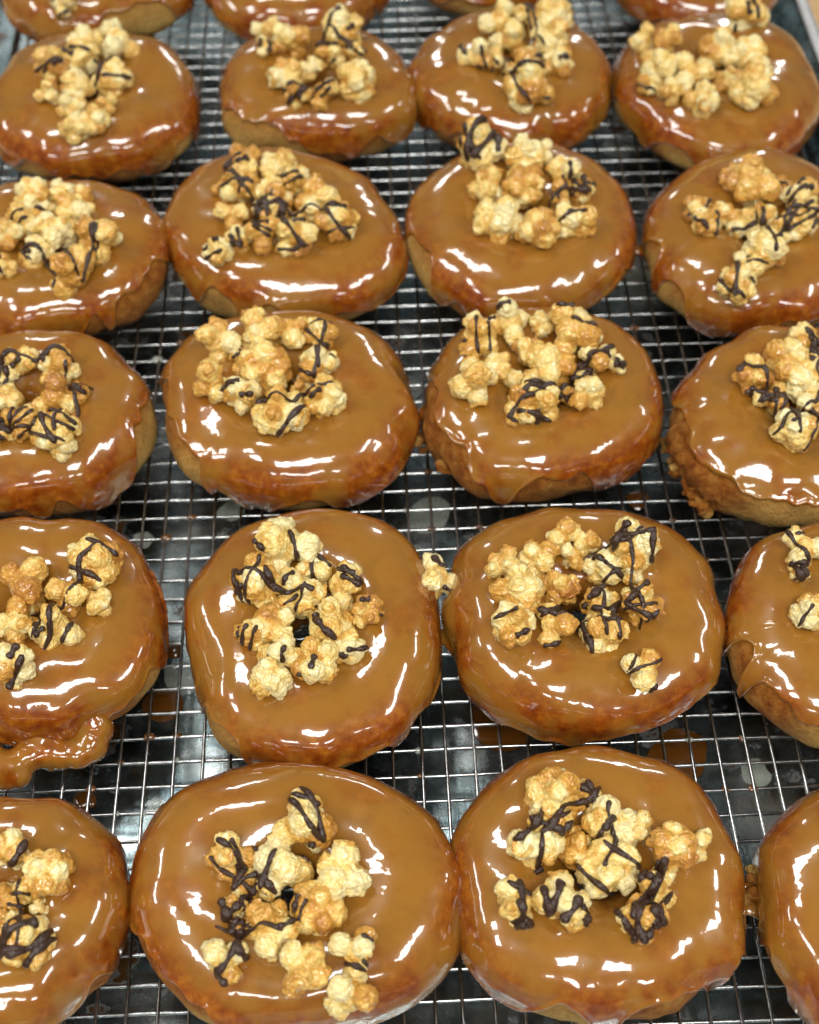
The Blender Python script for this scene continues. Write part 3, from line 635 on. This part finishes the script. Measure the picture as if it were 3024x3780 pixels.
def strands(key):
    """chocolate strings that run from one piece over its neighbours and down on the glaze"""
    ps = PIECES[key]; r = np.random.default_rng(key[0] * 31 + key[1]); d = DN[key]
    V = []; F = []; k = 0; shp = {me.name: v for me, b_, v in SHAPES}
    for ch, o in ps:
        me = o.data; Rm = np.array(o.rotation_euler.to_matrix()); W = (shp[me.name] @ Rm.T) * o.scale[0] / S + np.array(o.location) / S
        V.append(W); F += [[i + k for i in p.vertices] for p in me.polygons]; k += len(W)
    bv = BVHTree.FromPolygons(np.concatenate(V).tolist(), F)
    dark = [o for ch, o in ps if ch >= 2] or []
    for a in dark:
        pa = np.array(a.location) / S
        near = sorted((np.linalg.norm(np.array(b.location) / S - pa), n_) for n_, (c_, b) in enumerate(ps) if b is not a and c_ >= 1)[:2]
        if not near or near[0][0] > 2.4 or r.random() < 0.45: continue
        pb = np.array(ps[near[int(r.integers(0, len(near)))][1]][1].location) / S
        t = pb - pa; t[2] = 0; L = np.linalg.norm(t)
        if L < 0.4: continue
        t /= L; p = np.array([-t[1], t[0], 0]); pts = []; ph_, am, off = r.uniform(0, 6), r.uniform(.08, .2), r.uniform(-.25, .25)
        for s_ in np.linspace(-r.uniform(.3, .8), L + r.uniform(.2, .8), 40):
            q = pa + t * s_ + p * (off + am * math.sin(s_ * 3.2 + ph_)) + np.array([0, 0, 4.0])
            h = bv.ray_cast(Vector(q), Vector((0, 0, -1))); z = h[0].z if h[0] is not None else None
            g = surf(key, q[0], q[1])
            if z is None: z = g
            if z is None or z < 2.2: 
                if len(pts) > 6: break
                pts = []; continue
            pts.append([q[0], q[1], z + 0.03])
        if len(pts) < 6: continue
        P = np.array(pts)
        for _ in range(3): P[1:-1, 2] = np.maximum(P[1:-1, 2], (P[:-2, 2] + P[2:, 2]) / 2 - 0.10)
        for _ in range(3): P[1:-1] = (P[:-2] + 2 * P[1:-1] + P[2:]) / 4
        rad = 0.098 * r.uniform(.7, 1.35) * (0.85 + 0.3 * np.sin(np.linspace(0, 11, len(P)) + ph_)); rad[0] *= .5; rad[-1] *= .6
        v, f = tube(P, rad, 8)
        Rm = np.array(a.rotation_euler.to_matrix()); v = ((np.array(v) - pa) @ Rm) / (a.scale[0] / S)
        obj('chocolate_strand', mesh_from('chocolate_strand', v / S, f, M['choc']), a)
bpy.context.view_layer.update()
for key in PIECES: strands(key)

# ------------------------------------------------------------------ spilled glaze on the pan
def puddle(name, u, v, rpx, mat, h, label, cat, group, seed, z0=ZPAN + 0.07, stretch=1.0):
    c, s = at(u, v, z0); R = rpx / s; n = Noise(1.6, seed=seed); nu, nv = 40, 9; V = []
    for i in range(nu):
        a = 2 * math.pi * i / nu; w = 1 + 0.10 * float(n(np.array([[math.cos(a), math.sin(a), 0.3]]))[0])
        for j in range(nv):
            t = j / (nv - 1); V.append((R * w * t * math.cos(a), R * w * t * math.sin(a) * stretch, h * (1 - t ** 3.0)))
    o = obj(name, mesh_from(name, V, grid_faces(nu, nv), mat), None, (c[0], c[1], z0 - 0.02))
    return tag(o, label, cat, group)
g1, g2 = 'caramel drops on the pan', 'pale glaze spots on the pan'
puddle('caramel_drop', 180, 1685, 25, M['drop'], .16, 'round amber caramel drop on the pan above the bottom left doughnut', 'caramel drop', g1, 1)
puddle('caramel_drop', 345, 1485, 42, M['drop'], .12, 'broad amber caramel puddle on the pan right of the lumpy glaze blob', 'caramel drop', g1, 2)
puddle('caramel_drop', 365, 1368, 20, M['drop'], .14, 'small amber caramel drop between the two left doughnuts, second row', 'caramel drop', g1, 3)
puddle('caramel_drop', 1425, 1590, 66, M['drop'], .10, 'wide amber caramel puddle on the pan between the two right front rows', 'caramel drop', g1, 4)
puddle('caramel_drop', 1345, 1052, 24, M['drop'], .13, 'brown caramel drop on the pan below a thin glaze drip', 'caramel drop', g1, 5)
puddle('caramel_drop', 1050, 1520, 62, M['drop'], .08, 'dark caramel puddle on the pan below the doughnut with front glare', 'caramel drop', g1, 6)
puddle('glaze_spot', 305, 1135, 30, M['milky'], .03, 'pale milky glaze spot on the pan between left doughnuts', 'glaze spot', g2, 7)
puddle('glaze_spot', 385, 1425, 40, M['milky'], .03, 'large pale milky glaze spot below the small caramel drop', 'glaze spot', g2, 8)
puddle('glaze_spot', 1590, 1625, 33, M['milky'], .03, 'round pale glaze spot on the pan near the right edge', 'glaze spot', g2, 9)
puddle('glaze_spot', 1690, 1690, 11, M['milky'], .03, 'tiny pale glaze spot beside the right edge of the picture', 'glaze spot', g2, 10)
puddle('glaze_spot', 660, 1690, 30, M['milky'], .03, 'pale glaze spot hidden partly behind the squarish front doughnut', 'glaze spot', g2, 11)
puddle('glaze_spot', 905, 1080, 46, M['milky'], .03, 'wide pale glaze spot on the pan between the two middle doughnuts', 'glaze spot', g2, 12)
puddle('glaze_spot', 485, 1075, 28, M['milky'], .03, 'pale glaze spot on the pan beside the long glaze drip', 'glaze spot', g2, 13)
puddle('glaze_spot', 1300, 310, 32, M['milky'], .03, 'pale glaze spot in the gap between four doughnuts at upper right', 'glaze spot', g2, 14)
puddle('glaze_spot', 790, 330, 26, M['milky'], .03, 'pale glaze spot in the gap below the shallow doughnut', 'glaze spot', g2, 15)
